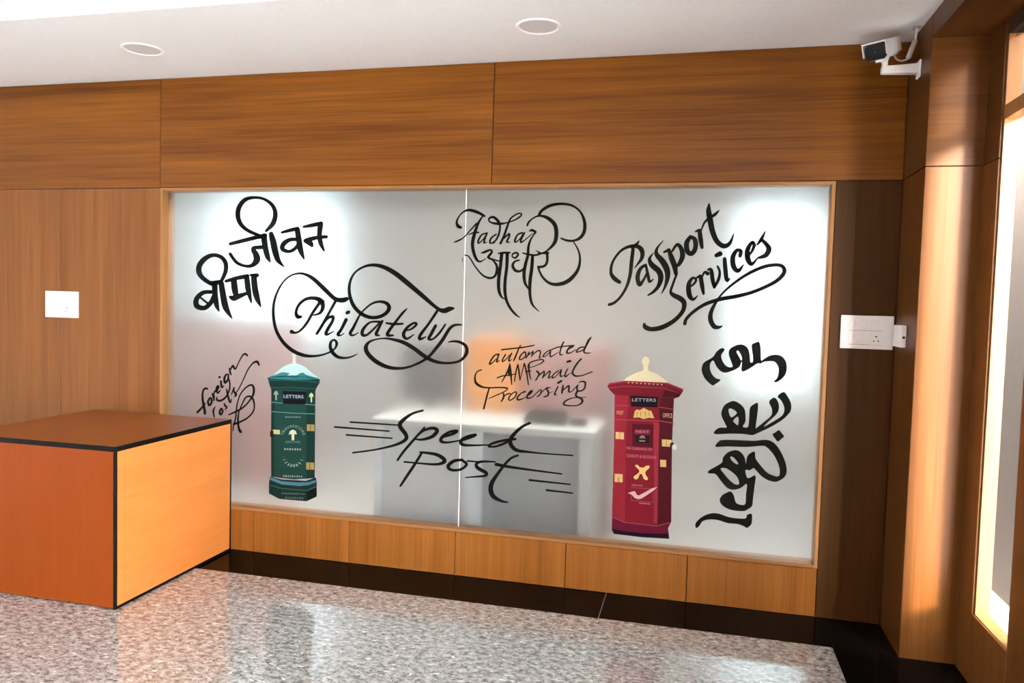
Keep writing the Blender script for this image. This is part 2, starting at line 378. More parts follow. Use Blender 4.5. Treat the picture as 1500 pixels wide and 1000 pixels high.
def lettering(label, letters):
    roots = []
    allp = []
    for crop, items in letters:
        for it in items:
            for st in it: allp += to_px(P(st.lstrip('#').split('|')[0]), crop)
    cx = sum(p[0] for p in allp)/len(allp); by = max(p[1] for p in allp)
    t = thing('vinyl_lettering', on_y(cx, by, LY), label, 'lettering', 'black lettering on the frosted glass')
    for crop, items in letters:
        for it in items:
            V, F = [], []
            for st in it:
                if st.startswith('#'): outline([to_px(P(q), crop) for q in st[1:].split('|')], V, F, LY-LT, LY, 0 if st.startswith('##') else 3)
                else: ribbon(to_px(P(st), crop), V, F, LY-LT, LY)
            mesh('letter', V, F, M_VINYL, t)
    return t

lettering('black Devanagari lettering of two slanted words at the upper left of the glass', [('A', [
    ['570,325,18 620,270,32 635,200,30 610,140,24 550,100,18 480,92,20 420,110,28 380,165,32 375,230,32 400,285,28 450,325,24 520,355,22 550,370,24',
     '320,415,22 400,395,26 500,370,28 565,357,30', '555,360,40 563,430,38 580,500,34 597,538,14',
     '545,438,26 480,446,26 500,490,40 505,530,44 470,566,26 420,568,20 370,548,22 340,515,22 320,485,22'],
    ['605,345,32 620,400,42 635,470,42 655,530,32 695,573,8'],
    ['680,335,16 730,322,24 790,308,26', '788,312,34 800,390,38 812,460,36 835,518,12', '790,385,22 740,385,26 695,412,32 685,450,30 730,468,22 775,445,24 800,405,20'],
    ['832,296,16 890,285,26 955,272,28', '950,280,36 943,350,32 952,410,30 975,462,12', '992,365,22 930,370,24 880,382,30 845,394,30', '850,395,30 880,412,36 890,428,22'],
    ['255,680,22 287,610,28 288,550,30 258,508,26 205,493,26 150,513,32 108,560,36 102,610,36 128,652,30 180,688,28 215,700,26', '175,688,24 245,682,30',
     '212,700,38 215,770,36 225,840,32 241,882,10', '190,750,24 130,755,28 85,800,34 88,848,36 140,862,30 185,825,30 205,775,24', '108,785,12 170,835,16'],
    ['258,690,36 270,770,40 290,860,40 331,932,8'],
    ['290,675,20 360,655,26 440,640,30', '345,665,40 352,730,42 360,770,36', '320,785,20 345,793,38 380,780,34 440,758,20', '435,645,34 447,740,36 467,822,12'],
    ['462,632,16 508,634,28', '485,640,38 492,720,40 507,790,38 532,850,12'],
])])
lettering('ornate black script reading Philately with sweeping loops over the green post box', [('B', [
    ['255,468,18 230,468,28 218,435,20 240,380,20 290,340,22 350,332,26 400,352,34 415,395,28 395,440,20 345,458,10', '385,360,18 430,350,6',
     '385,375,22 340,440,20 300,510,18 255,565,14 215,586,14 185,578,28'],
    ['590,338,28 555,348,34 500,335,28 430,270,30 350,195,28 290,160,20 230,152,14 160,180,12 100,250,14 60,350,18 52,450,20 70,560,22 120,650,24 190,715,26 270,750,24 340,757,18 400,750,14 460,730,12 503,700,14 516,662,20 497,638,14 473,655,18 470,695,24 490,735,26 530,765,22 590,770,14 640,755,10 668,739,5',
     '510,350,20 460,440,18 410,530,20 370,593,18', '400,545,10 450,482,16 487,468,22 485,500,20 450,560,22 437,595,22 458,595,12 495,575,6'],
    ['585,490,24 550,560,20 525,598,22 545,605,10 570,590,6', '592,440,24 604,434,24'],
    ['1370,408,18 1340,412,34 1300,425,34 1250,405,24 1150,320,30 1050,235,34 950,155,34 860,105,28 780,90,22 710,105,16 650,145,14 615,210,18 608,290,22 630,370,26 670,425,26 720,460,26 780,475,24 840,465,24 885,435,26 900,400,28 880,370,24 830,358,18 770,375,14 710,425,12 680,465,14 640,545,20 615,590,22 635,605,14 675,585,6'],
    ['830,505,16 760,510,14 710,560,22 705,600,24 740,600,16 800,545,14 830,510,10', '850,500,18 820,560,20 805,598,22 830,605,8'],
    ['1030,410,8 1000,440,18 960,490,18 900,570,22 888,603,22 930,605,12', '880,515,14 930,522,18 1000,520,14'],
    ['1010,570,10 1060,560,14 1100,525,18 1080,515,16 1030,550,20 1005,600,24 1030,630,18 1080,600,8'],
    ['1250,430,20 1190,520,18 1130,600,22 1125,633,20 1170,615,8'],
    ['1240,535,22 1205,600,22 1190,630,20 1220,632,14 1268,588,16 1312,524,12',
     '1428,528,12 1380,530,18 1340,560,22 1290,640,24 1235,710,22 1180,770,20 1090,820,16 1000,845,18 900,840,26 810,800,30 745,740,30 730,690,28 760,650,16 830,630,10 900,630,16 1000,655,26 1080,700,28 1170,765,28 1250,800,22 1340,808,16 1420,790,18 1465,740,24 1465,690,22 1430,660,20 1380,648,16 1335,655,8'],
])])
lettering('black lettering of Aadhar in script above a Devanagari word, with round flourishes', [('C', [
    ['125,265,20 105,255,24 95,225,16 115,180,10 150,148,12 190,138,20 250,155,22 298,182,16', '240,235,12 200,280,10 150,335,8 115,358,12 80,372,10',
     '285,182,10 255,230,16 232,290,22 212,370,24 215,430,22 235,490,20 260,515,14 290,505,8 310,490,4', '180,318,6 225,302,12 255,302,12'],
    ['305,308,10 275,322,12 252,365,14 258,380,10 290,350,8 315,312,8', '318,305,12 300,350,14 296,378,12 316,372,5'],
    ['385,315,10 350,340,12 338,372,14 352,380,10 390,350,10', '365,382,8 400,325,14 412,262,14 400,222,20 365,190,18 332,200,14 340,225,12 390,238,18 440,236,14'],
    ['440,236,10 510,215,10 560,185,12 568,165,10 540,165,10 490,200,12 465,260,16 440,330,16 415,382,16', '440,345,10 478,312,14 478,335,14 462,370,14 485,372,6'],
    ['575,303,12 540,320,12 520,362,14 530,372,10 560,345,8 580,310,8', '592,303,12 568,350,14 566,374,12 600,352,8 650,310,6'],
    ['628,292,8 645,285,18 672,296,16', '672,300,16 655,325,10 632,365,14 620,410,18 616,470,20 600,530,22 588,600,24 595,670,20 625,720,10',
     '612,252,12 620,230,14 650,200,10 700,180,14 760,195,24 810,240,28 825,300,28 815,370,26 775,420,16 730,450,10 670,468,14 610,460,14 578,452,8'],
    ['700,170,20 720,140,20 780,105,22 860,92,18 940,105,16 1000,150,14 1030,220,22 1030,290,24 1000,340,22 950,362,16 900,360,16 860,345,12',
     '950,370,8 985,430,12 998,500,16 980,580,22 920,650,28 850,680,26 780,675,20 725,630,16 695,570,14 690,550,10'],
    ['690,455,8 750,452,18 770,450,10', '757,455,20 758,510,18 740,545,18 700,555,18 690,548,10', '675,435,5 705,450,12'],
    ['275,452,8 300,445,18 340,430,14 352,445,16 328,478,18 330,488,16 360,505,12 388,545,18 388,590,20 370,625,16 330,635,16 280,610,12 230,550,10 185,480,10 155,468,8',
     '335,490,10 400,510,10 410,505,8', '400,455,10 440,450,16 485,450,12', '425,455,24 415,550,22 402,650,24 405,730,22 425,775,14 450,790,6'],
    ['137,490,5 137,515,4'],
    ['465,455,24 462,550,22 450,650,22 448,730,22 460,800,20 490,860,18 530,905,14 558,924,5'],
    ['500,480,8 505,460,12 530,450,14 545,463,14 525,488,14 505,482,10', '552,505,12 520,515,14 505,545,20 525,580,20 560,585,16 595,558,12'],
    ['650,480,22 645,560,24 632,660,24 632,760,20 650,830,16 698,880,5'],
])])
lettering('black italic script reading Passport Services at the upper right of the glass', [('D', [
    ['125,605,24 90,580,28 68,540,20 80,470,16 130,400,16 190,368,20 245,368,26 274,395,30 275,440,24 250,480,14 225,510,6', '205,375,14 240,350,16 254,332,8',
     '215,385,22 205,470,24 195,560,22 170,640,18 130,705,16 90,742,18 55,755,18'],
    ['300,490,18 265,515,22 245,570,28 258,622,26 285,590,16 310,540,14', '302,500,16 315,560,20 325,602,18 350,585,6'],
    ['350,412,6 325,450,20 340,490,34 385,530,36 400,575,34 385,630,24 350,670,18 315,692,10'],
    ['415,330,5 375,380,16 372,420,28 410,465,38 440,520,38 445,570,30 430,630,18 405,680,6'],
    ['422,405,14 455,390,22', '455,395,22 470,440,34 492,500,34 500,550,24', '475,400,14 508,355,20 535,380,28 545,430,32 525,480,26 505,500,16'],
    ['598,302,22 572,345,32 578,400,32 605,415,30 630,380,30 628,325,30 600,302,20'],
    ['632,268,12 655,258,18', '658,262,26 665,320,30 674,374,22', '668,262,10 690,210,14 720,180,18'],
    ['722,84,10 718,130,32 730,200,36 745,270,34 775,335,32 820,365,30 860,345,22 885,285,6', '715,182,14 760,155,20 788,127,6'],
    ['508,545,14 480,620,16 466,668,18 482,690,28 530,715,34 555,745,32 545,800,26 490,860,26 410,905,30 340,918,28 298,905,30 290,885,18'],
    ['580,640,14 615,622,14 635,590,16 612,577,16 586,620,28 590,690,32 615,720,20 645,695,6'],
    ['640,575,12 662,562,18', '665,568,26 675,630,28 685,683,16', '672,580,10 690,540,16 712,548,26'],
    ['715,522,14 735,525,24 745,590,26 756,640,18', '756,638,18 785,585,20 792,535,16 778,500,14'],
    ['825,450,24 830,520,28 840,592,24 860,578,6', '768,428,24 795,416,32'],
    ['928,430,24 932,398,24 905,395,22 880,440,30 885,500,32 915,530,26 950,490,8'],
    ['965,440,14 1000,410,16 1022,360,22 1008,340,20 978,390,30 980,450,34 1005,485,24 1045,445,8'],
    ['1040,358,10 1068,322,22 1095,268,8', '1068,320,20 1100,350,26 1120,385,34 1100,425,30 1062,440,20 1042,443,8'],
    ['560,882,22 570,850,20 620,800,20 700,750,22 800,718,24 900,700,24 1000,675,22 1100,635,22 1180,590,24 1222,540,26 1210,500,24 1160,490,22 1080,505,22 980,550,20 890,610,16 820,670,12 780,720,14 740,790,24 730,850,30 755,900,30 790,905,18 810,895,6'],
])])
lettering('bold black Devanagari lettering turned on its side near the right edge of the glass', [
    ('E', [['#230,740 130,650 80,540 85,460 120,400 240,330 290,255 350,205 395,198 412,225 370,290 370,350 410,430 470,475 530,470 520,420 475,290 490,215 560,165 650,142 720,165 765,220 785,320 790,400 825,400 830,330 810,155 860,120 915,103 935,150 945,250 950,375 1000,350 1080,305 1180,293 1270,330 1320,420 1320,540 1270,630 1180,693 1135,685 1180,640 1205,560 1200,470 1150,400 1080,388 980,400 945,428 900,420 800,485 690,540 660,510 668,430 660,395 640,460 560,515 430,557 350,530 290,460 250,380 205,420 200,500 230,580 290,640 350,655 340,680 270,730|590,250 605,232 640,270 668,340 657,380 630,330 600,280']]),
    ('F', [['#255,635 290,590 345,560 440,560 430,520 385,430 365,360 380,290 420,225 490,185 550,170 620,200 680,250 715,320 720,470 680,545 750,555 770,480 780,300 800,250 850,215 900,200 900,320 870,555 900,550 1000,470 1085,400 1110,340 1100,270 1065,180 1140,120 1190,170 1210,240 1200,320 1150,390 1060,470 990,545 1060,510 1180,440 1260,380 1290,310 1280,240 1240,160 1190,100 1280,40 1340,110 1385,200 1390,290 1360,350 1270,440 1130,530 990,600 880,650 815,672 700,655 500,650 300,658|475,290 520,285 595,345 515,410 480,350|540,460 600,400 620,440 615,510 600,525 560,490'],
           ['#1115,660 1160,628 1210,598 1250,640 1285,690 1240,730 1195,765 1150,715']]),
    ('G', [['#270,90 300,50 340,30 480,30 680,38 760,28 840,35 910,85 970,180 1005,270 1018,350 1000,410 950,450 895,468 820,450 750,405 690,340 665,325 630,348 585,345 610,430 690,400 680,520 665,640 655,720 610,755 560,775 430,760 345,715 315,660 340,610 390,580 430,568 465,610 490,690 580,705 590,600 600,490 540,530 470,550 400,535 330,460 270,385 205,382 195,355 270,310 340,265 350,215 400,160 480,135 540,160 580,220 590,280 605,200 650,160 685,155 690,220 740,290 800,360 860,395 930,410 945,350 920,260 870,170 800,100 740,92 600,103 400,98 290,103|428,205 460,212 505,265 505,285 470,270 435,235|325,330 380,325 450,370 500,420 518,470 512,495 470,490 410,440 360,380'],
           ['#60,930 70,890 130,835 210,800 300,798 420,838 580,852 600,815 650,802 655,860 645,915 600,950 575,935 500,908 400,900 300,868 200,862 135,882 110,920 75,952']])])
lettering('thin black handwriting reading Speed post with speed lines, in the middle of the glass', [('H', [
    ['135,154,10 420,172,8'], ['42,183,10 365,208,8'], ['112,230,10 382,250,8'],
    ['565,85,12 500,105,14 440,150,22 430,180,24 465,230,22 460,260,20 400,290,14 280,318,10 150,336,10'],
    ['575,185,10 510,260,14 450,330,14 415,380,12', '500,270,10 560,210,14 620,190,18 650,205,22 620,240,20 560,258,14 520,255,8'],
    ['680,245,10 740,225,16 770,207,16 730,210,14 685,238,18 672,266,18 710,275,12 790,262,8'],
    ['800,262,12 860,240,16 880,228,14 830,240,16 792,265,20 802,288,18 860,292,12 950,290,8'],
    ['1115,255,14 1050,262,14 980,280,14 955,298,12 1000,298,12 1060,275,14 1080,258,10', '1200,160,14 1150,185,16 1095,240,22 1085,280,24 1120,320,20 1200,332,12 1300,342,8 1455,352,8'],
    ['455,390,10 540,398,10 640,405,14 690,392,20 688,372,22 640,345,18 550,333,12', '560,335,14 520,400,16 470,475,16 432,533,12'],
    ['800,378,14 750,385,18 715,415,20 735,438,16 790,435,14 825,405,16 800,382,14'],
    ['995,390,8 920,388,14 885,400,16 890,425,20 940,455,20 935,472,16 880,478,10 818,483,6', '830,385,10 900,390,8'],
    ['1130,352,12 1080,375,14 1010,460,18 970,530,26 980,590,26 1030,622,16 1070,630,8', '1000,405,18 1080,420,16 1200,437,12 1390,462,8'],
    ['1198,498,12 1440,524,8'], ['1300,558,12 1455,576,8'],
])])
lettering('small black handwriting reading automated AMP mail Processing over the orange blur', [
    ('I', [
        ['288,275,14 250,285,14 212,335,16 194,378,16 215,372,12 265,325,10', '290,275,16 275,330,16 268,358,14 300,340,6'],
        ['360,280,14 328,335,14 332,352,12 370,325,10 400,285,10', '425,265,14 396,330,16 402,348,12 430,325,6'],
        ['520,182,10 495,225,14 465,300,16 446,343,14', '320,228,14 420,218,14 540,205,14 660,183,12'],
        ['560,250,14 522,285,14 506,325,14 530,330,12 570,295,14 570,258,16'],
        ['606,255,14 592,290,14 572,318,10', '592,290,8 648,248,14', '650,250,14 634,298,12', '636,290,8 690,245,12 722,240,14 724,275,14 712,318,10 740,300,6'],
        ['830,232,12 790,252,12 755,293,14 768,303,10 810,270,10 835,235,8', '832,245,14 828,298,16 860,290,10 910,255,6'],
        ['970,147,14 945,200,16 930,260,14 936,283,14 960,278,8', '830,235,10 900,205,12 1010,190,12 1080,183,10'],
        ['1010,225,14 1068,192,18 1040,190,12 1012,228,16 1002,260,18 1040,262,12 1100,225,8'],
        ['1200,200,12 1140,207,14 1102,248,14 1120,253,12 1190,225,12', '1258,97,10 1232,130,24 1202,190,20 1182,235,18 1192,263,14 1250,262,8']]),
    ('L', [
        ['350,360,28 330,440,44 290,520,36 240,610,22', '350,360,28 365,480,46 370,570,40 378,650,22', '342,440,34 336,515,50', '175,555,28 240,530,32 340,520,28 430,500,24'],
        ['460,370,28 440,450,32 420,560,30 415,610,18', '462,370,32 480,480,40 492,590,22', '492,590,18 520,480,22 550,360,28', '553,355,34 585,480,40 610,650,24'],
        ['620,370,36 615,440,44 630,530,34 645,580,20', '600,400,28 625,350,32 700,315,28 800,300,30 820,322,34 770,360,22 700,390,18 630,410,18', '570,470,26 640,455,28']]),
    ('J', [
        ['110,60,46 160,130,38 80,280,30', '135,180,30 290,60,32 250,220,34', '246,215,26 430,50,28 390,220,34 460,180,14'],
        ['640,40,28 520,130,28 480,220,34 560,190,22 660,80,20 695,45,24', '700,30,42 680,180,36 760,160,16'],
        ['860,0,24 800,120,34 800,190,38 890,130,20 940,90,10'], ['850,-172,48 925,-192,54'],
        ['1190,-245,36 1080,-117,42 990,43,40 980,110,46 1050,175,38 1200,165,26 1330,120,26 1460,70,26'],
        ['20,670,20 190,510,24 212,560,30 172,640,32 110,680,24'],
        ['200,600,18 340,470,28 430,462,26', '345,480,40 390,580,42 370,650,38 280,685,28', '400,590,14 490,560,14'],
        ['620,440,34 560,560,34 540,630,38 590,620,20', '620,345,46 705,297,48'],
        ['750,410,40 730,500,44 720,590,38', '730,540,20 880,412,38 888,500,42 890,565,34 970,540,20 1080,420,28'],
        ['1130,335,16 1200,308,32 1280,325,42 1288,400,42 1260,490,38 1180,540,34 1100,530,38 1090,450,42 1110,390,28',
         '1100,540,46 1060,620,46 1080,680,46 1180,720,46 1220,780,52 1190,840,38 1090,895,26 960,900,24 820,890,34 762,858,42 790,800,34 900,735,28 1020,705,18 1200,700,18 1310,685,14']]),
    ('K', [
        ['250,30,32 160,60,26 105,150,32 95,250,42 120,340,56 200,410,56 320,455,38 480,462,32 700,455,32 850,465,34 888,482,32 840,540,24 700,610,24 560,670,24 430,725,14', '440,480,32 400,620,38 350,820,38 310,972,42'],
        ['790,600,36 800,680,42 740,800,28', '810,660,16 900,610,32 955,600,24'],
        ['1090,555,24 980,620,28 920,720,32 950,768,28 1060,700,28 1110,600,32 1085,555,22'],
        ['1320,555,40 1220,600,28 1132,700,38 1150,758,38 1260,730,24 1330,690,14'],
        ['1350,680,18 1450,600,36 1490,535,44 1420,580,38 1362,690,42 1400,720,34 1520,680,18']])])
lettering('slanted black script reading foreign posts partly hidden behind the orange counter', [('M', [
    ['180,455,24 150,455,20 130,500,20 130,580,24 145,660,26 155,735,26', '70,720,24 110,680,22 160,620,12'],
    ['210,560,18 190,600,22 205,643,22 230,610,22 226,567,22 208,558,16'],
    ['235,510,14 250,530,28 258,590,14', '250,520,10 270,482,22'],
    ['290,475,14 310,440,18 300,422,18 286,460,24 300,503,20 330,470,10'],
    ['335,370,20 345,438,22 370,420,8', '318,322,24 322,325,24'],
    ['400,290,18 376,330,24 381,388,24 415,350,20 420,292,18', '415,330,18 435,390,18 430,470,16 390,550,20 330,590,22 290,580,20 290,552,12'],
    ['430,222,14 440,270,22 450,300,12', '440,250,10 470,197,24 490,230,20 505,225,14 540,150,12 580,80,16 610,62,20 632,82,20'],
    ['425,748,14 500,715,20 580,670,18 650,600,16 700,520,24 705,450,24 680,412,20 620,440,16 560,510,14 525,600,14 510,700,16 500,790,16 480,860,14 470,930,10',
     '480,855,24 560,825,20 640,780,16 700,710,16 712,640,16 695,570,22 655,540,20 610,560,16 570,640,14 540,710,16 528,800,20 535,890,24 555,938,30 570,940,14'],
    ['270,660,10 250,700,20 253,740,18 262,775,12'],
    ['335,680,18 320,720,22 335,747,20 355,710,20 345,680,18'],
    ['372,620,14 385,650,22 402,662,18 385,690,12'],
    ['400,460,14 415,540,22 440,610,18 455,570,8'],
    ['455,520,12 485,440,16 480,480,18 505,520,26 490,545,12', '505,500,12 540,450,12 590,350,12 640,240,14 700,165,18 745,152,26 765,190,18'],
])])

# ------------------------------------------------------------------ printed post boxes (flat cut-out prints on the glass)
PM = {}
def ink(c):
    k = tuple(c)
    if k not in PM: PM[k] = plain('print_ink', tuple(v*(.5 if max(c) < .6 else .72) for v in c), 0.5, spec=0.08)
    return PM[k]
def print_part(t, name, layer, col, polys, smooth=0):
    V, F = [], []; y = LY-0.0002*layer
    for pl in polys: outline([pl], V, F, y-.0002, y, smooth)
    o = mesh(name, V, F, ink(col), t)
    if len(polys) > 1 and name in ('small_print', 'hinge_pin', 'dentil', 'crest_detail', 'ring', 'notice_card', 'logo_frame', 'cap_moulding', 'cornice_moulding', 'base_line'): o['kind'] = 'stuff'
    return o
def line(a, b, w):
    dx, dy = b[0]-a[0], b[1]-a[1]; L = math.hypot(dx, dy); nx, ny = -dy/L*w/2, dx/L*w/2
    return [(a[0]+nx, a[1]+ny), (b[0]+nx, b[1]+ny), (b[0]-nx, b[1]-ny), (a[0]-nx, a[1]-ny)]
def pline(pts, w): return [line(pts[i], pts[i+1], w) for i in range(len(pts)-1)]
def rectp(x0, y0, x1, y1, sk=0.0): return [(x0, y0), (x1, y0+sk*(x1-x0)), (x1, y1+sk*(x1-x0)), (x0, y1)]
def ell(cx, cy, rx, ry, n=18): return [(cx+rx*math.cos(2*math.pi*k/n), cy+ry*math.sin(2*math.pi*k/n)) for k in range(n)]
def text_part(t, name, layer, col, body, cx, cy, width, height, slope=0.0, arc=None):
    """printed word: centre, size and slope in photo pixels; arc = (radius, half angle, +1 over / -1 under)"""
    cu = bpy.data.curves.new('word', 'FONT'); cu.body = body; cu.size = 1.0; cu.resolution_u = 2
    ob = bpy.data.objects.new('word', cu); COL.objects.link(ob)
    dg = bpy.context.evaluated_depsgraph_get(); me = bpy.data.meshes.new_from_object(ob.evaluated_get(dg))
    xs = [v.co.x for v in me.vertices]; ys = [v.co.y for v in me.vertices]
    x0, x1, y0, y1 = min(xs), max(xs), min(ys), max(ys); V = []
    y = LY-0.0002*layer-.0002
    for v in me.vertices:
        u = (v.co.x-x0)/(x1-x0)-.5; w = (v.co.y-y0)/(y1-y0)-.5
        if arc:
            r, ha, sg = arc; a = u*2*ha; rr = r+sg*w*height
            px, py = cx+rr*math.sin(a), cy-sg*rr*math.cos(a)
        else: px, py = cx+u*width, cy-w*height+u*width*slope
        V.append(on_y(px, py, y))
    F = [tuple(p.vertices) for p in me.polygons]
    bpy.data.objects.remove(ob); bpy.data.curves.remove(cu); bpy.data.meshes.remove(me)
    return mesh(name, V, F, ink(col), t)
def blobs(x0, x1, y, h, n, slope=0.0):
    """print too small to read: a row of letter-sized marks"""
    out = []; w = (x1-x0)/n
    for k in range(n):
        a = x0+k*w; yy = y+(a-x0)*slope; hh = h*random.uniform(.6, 1)
        out.append([(a+w*.1, yy-hh/2), (a+w*.75, yy-hh/2), (a+w*.7, yy+hh/2), (a+w*.12, yy+hh/2)])
    return out
def arrow(cx, cy, w, h):
    return [(cx, cy-h/2), (cx+w*.35, cy-h*.38), (cx+w*.5, cy-h*.05), (cx+w*.2, cy-h*.1), (cx+w*.16, cy+h*.5), (cx-w*.12, cy+h*.5), (cx-w*.16, cy-h*.1), (cx-w*.5, cy-h*.02), (cx-w*.35, cy-h*.36)]

gp = thing('post_box_print', on_y(429, 733, LY), 'printed picture of a dark green pillar post box stuck on the glass', 'sticker', 'post box prints on the glass')
DG, TG = (0.010, 0.050, 0.040), (0.018, 0.085, 0.070)
print_part(gp, 'finial', 1, (.62, .64, .55), [[(428.3, 519), (429.3, 516.5), (432.6, 516.5), (433.6, 519), (433.2, 526), (434.6, 533.5), (427.4, 533.5), (428.8, 526)]])
print_part(gp, 'dome', 2, (.50, .74, .74), [[(397.5, 551), (403, 547), (411, 539.5), (420, 534.5), (429.4, 532), (440, 534), (449, 539), (456, 545), (464.5, 551.5), (467, 554), (430, 555), (393, 553)]], 2)
print_part(gp, 'dome_shade', 3, (.05, .33, .36), [[(395, 551.5), (404, 548.5), (410, 546), (416, 545), (425, 547), (421, 549.5), (434, 549.5), (440, 546), (445, 546), (449, 549), (460, 552), (467, 555), (430, 556), (394, 554)]], 2)
print_part(gp, 'cap', 3, DG, [[(391.5, 552.5), (409, 550.5), (428, 549.5), (452, 551.5), (468.5, 555.5), (468, 561), (464, 567), (462.5, 571.5), (430, 570.5), (397, 569.5), (395, 564), (393, 557)]])
print_part(gp, 'cap_moulding', 4, (.025, .13, .12), pline([(394, 557), (412, 556), (430, 557), (452, 558), (467, 560)], 2.2)+pline([(397, 567.8), (430, 567.2), (463, 569.5)], 1.4))
print_part(gp, 'body', 2, TG, [[(397.4, 568), (462, 570), (461.5, 640), (461, 700), (430, 702), (397.2, 698), (397, 640)]])
print_part(gp, 'body_side', 3, DG, [[(397.4, 568), (402, 568), (402, 698), (397.2, 697)], [(449, 570), (462, 570), (461, 700), (449, 701)]])
print_part(gp, 'ring', 5, (.16, .40, .38), [line((396.6, 588.8), (414, 590.3), 1.3), line((447, 592), (462.4, 593), 1.3)]+pline([(396.4, 602.4), (430, 605), (462, 606)], 1.2))
print_part(gp, 'slot', 4, (.006, .007, .012), [[(414, 572.5), (449, 573.5), (448, 592), (415, 591)]])
print_part(gp, 'slot_plate', 5, (.012, .030, .055), [rectp(415, 577, 446.5, 584, .03)])
text_part(gp, 'word', 6, (.50, .60, .72), 'LETTERS', 430, 580.6, 29, 4.6, .03)
print_part(gp, 'arrow', 5, (.52, .54, .46), [arrow(404.3, 579, 7, 14)]); print_part(gp, 'arrow', 5, (.58, .72, .38), [arrow(456, 582, 7, 14)])
print_part(gp, 'hinge', 5, (.52, .40, .14), [rectp(449.6, 621.4, 460.5, 631, .02)]); print_part(gp, 'hinge', 5, (.52, .40, .14), [rectp(448.6, 677, 460, 687.4, .02)])
print_part(gp, 'hinge_pin', 6, (.30, .20, .06), [rectp(453.6, 622, 455.4, 630.6), rectp(452.6, 678, 454.4, 686.8)])
print_part(gp, 'latch', 5, (.62, .58, .22), [rectp(399.8, 629, 410, 635.4, .05)]); print_part(gp, 'lock', 6, (.02, .016, .01), [rectp(395.6, 631, 400.6, 639.6)])
print_part(gp, 'emblem', 5, (.70, .74, .52), [arrow(428.9, 636.8, 12, 15.5)])
text_part(gp, 'word', 5, (.36, .48, .44), 'TRAVANCORE', 429.4, 640.2, 0, 4.2, arc=(16.4, 1.38, 1))
text_part(gp, 'word', 5, (.32, .44, .40), 'ANCHAL', 429.3, 647, 23, 3.2)
print_part(gp, 'small_print', 5, (.40, .52, .47), blobs(416, 442, 657.6, 4, 7, .02)+blobs(417.5, 441, 610.6, 2, 9, .01))
print_part(gp, 'small_print', 5, (.34, .46, .42), [[(429.4+r*math.sin(a)+dx, 668+r*math.cos(a)) for r, dx in ((12, -1.3), (12, 1.3), (16, 1.2), (16, -1.2))] for a in (-1.5, -1.2, -.85, -.5, -.2, .1, .4, .75, 1.15, 1.5)])
print_part(gp, 'small_print', 5, (.36, .48, .43), blobs(414.5, 444, 697, 3.4, 9, .03))
print_part(gp, 'base', 4, (.010, .040, .034), [[(395.5, 697.5), (412, 702), (448, 704), (462.4, 699), (464, 704), (464, 727), (449, 734), (409, 730.5), (394, 722.5), (393.8, 709)]])
print_part(gp, 'base_band', 5, (.10, .30, .40), [[(396, 698.4), (412.6, 704.6), (438, 706.4), (451, 706), (463.4, 702.6), (463.4, 706), (451, 710.6), (438, 711.6), (412.6, 709.4), (395.2, 702.6)]])
print_part(gp, 'base_line', 5, (.07, .17, .16), pline([(394.6, 710), (412, 715), (449, 718.4), (464, 712)], 1.3))
print_part(gp, 'base_side', 5, (.004, .012, .012), [[(450, 719.5), (464, 713.5), (464, 727), (449.4, 733.6)]])
print_part(gp, 'small_print', 6, (.15, .23, .22), blobs(412, 447, 722.4, 3.4, 11, .03)+blobs(417, 445, 728.6, 3.2, 8, .04))

rb = thing('post_box_print', on_y(941, 787, LY), 'printed picture of a red post box with a cream dome stuck on the glass', 'sticker', 'post box prints on the glass')
CRM, RD, RM, RL = (.86, .79, .52), (.13, .008, .018), (.36, .016, .036), (.50, .030, .055)
print_part(rb, 'finial', 2, CRM, [ell(945.9, 529.4, 5.6, 7.4), [(942.6, 536), (949.2, 536), (950, 543.6), (941.8, 543.6)]])
print_part(rb, 'dome', 2, CRM, [[(911, 558.4), (920, 552), (930, 546.5), (940, 543), (950, 543), (960, 546.5), (970, 552.5), (979, 560.6), (960, 562), (930, 560)]])
print_part(rb, 'cornice', 3, (.27, .012, .030), [[(889.6, 566), (892.4, 561), (915, 557.4), (977.4, 560.2), (1001, 569.6), (1000.4, 573.2), (995, 581), (988, 583.6), (966, 582), (920, 579), (899.6, 577.6), (893, 571)]])
print_part(rb, 'cornice_moulding', 4, (.52, .05, .085), pline([(891, 562.6), (915.4, 559), (977, 561.6), (1000, 571)], 1.6)+pline([(892, 568), (916, 565.4), (974, 568.4), (996, 577)], 1.3))
print_part(rb, 'cornice_shade', 4, (.10, .006, .016), [[(973, 571), (998, 576), (993, 582), (970, 582)]])
print_part(rb, 'dentil', 5, (.72, .36, .30), [ell(920.5+k*6.1, 560.2+k*.38, 1.3, 1.0, 8) for k in range(9)])
print_part(rb, 'front_face', 2, RM, [[(920.5, 577), (966.4, 580), (964.8, 650), (962.7, 770), (915.2, 765), (917, 650)]])
print_part(rb, 'left_face', 2, RL, [[(900.2, 576), (920.5, 577), (917, 650), (915.4, 765), (896.4, 757.6), (899.4, 650)]])
print_part(rb, 'right_face', 2, RD, [[(966.4, 580), (987.4, 582), (984.4, 650), (983.2, 764.8), (962.7, 770), (964.8, 650)]])
print_part(rb, 'corner_strip', 3, (.56, .045, .08), [[(956.5, 618), (966, 619), (964.4, 680), (963, 766), (958, 766), (958, 680)]])
print_part(rb, 'ring', 4, (.58, .10, .13), pline([(900, 593.4), (922, 594)], 1.3)+pline([(965, 596), (987, 599.4)], 1.1)+pline([(899.6, 614.2), (920, 615), (966, 616.4), (987, 619.6)], 1.5))
print_part(rb, 'slot', 5, (.008, .006, .012), [[(923, 579.2), (964.4, 581.4), (963, 596.4), (924.6, 595.2)]])
text_part(rb, 'word', 6, (.55, .52, .60), 'LETTERS', 943.4, 585.6, 35, 4.6, .02)
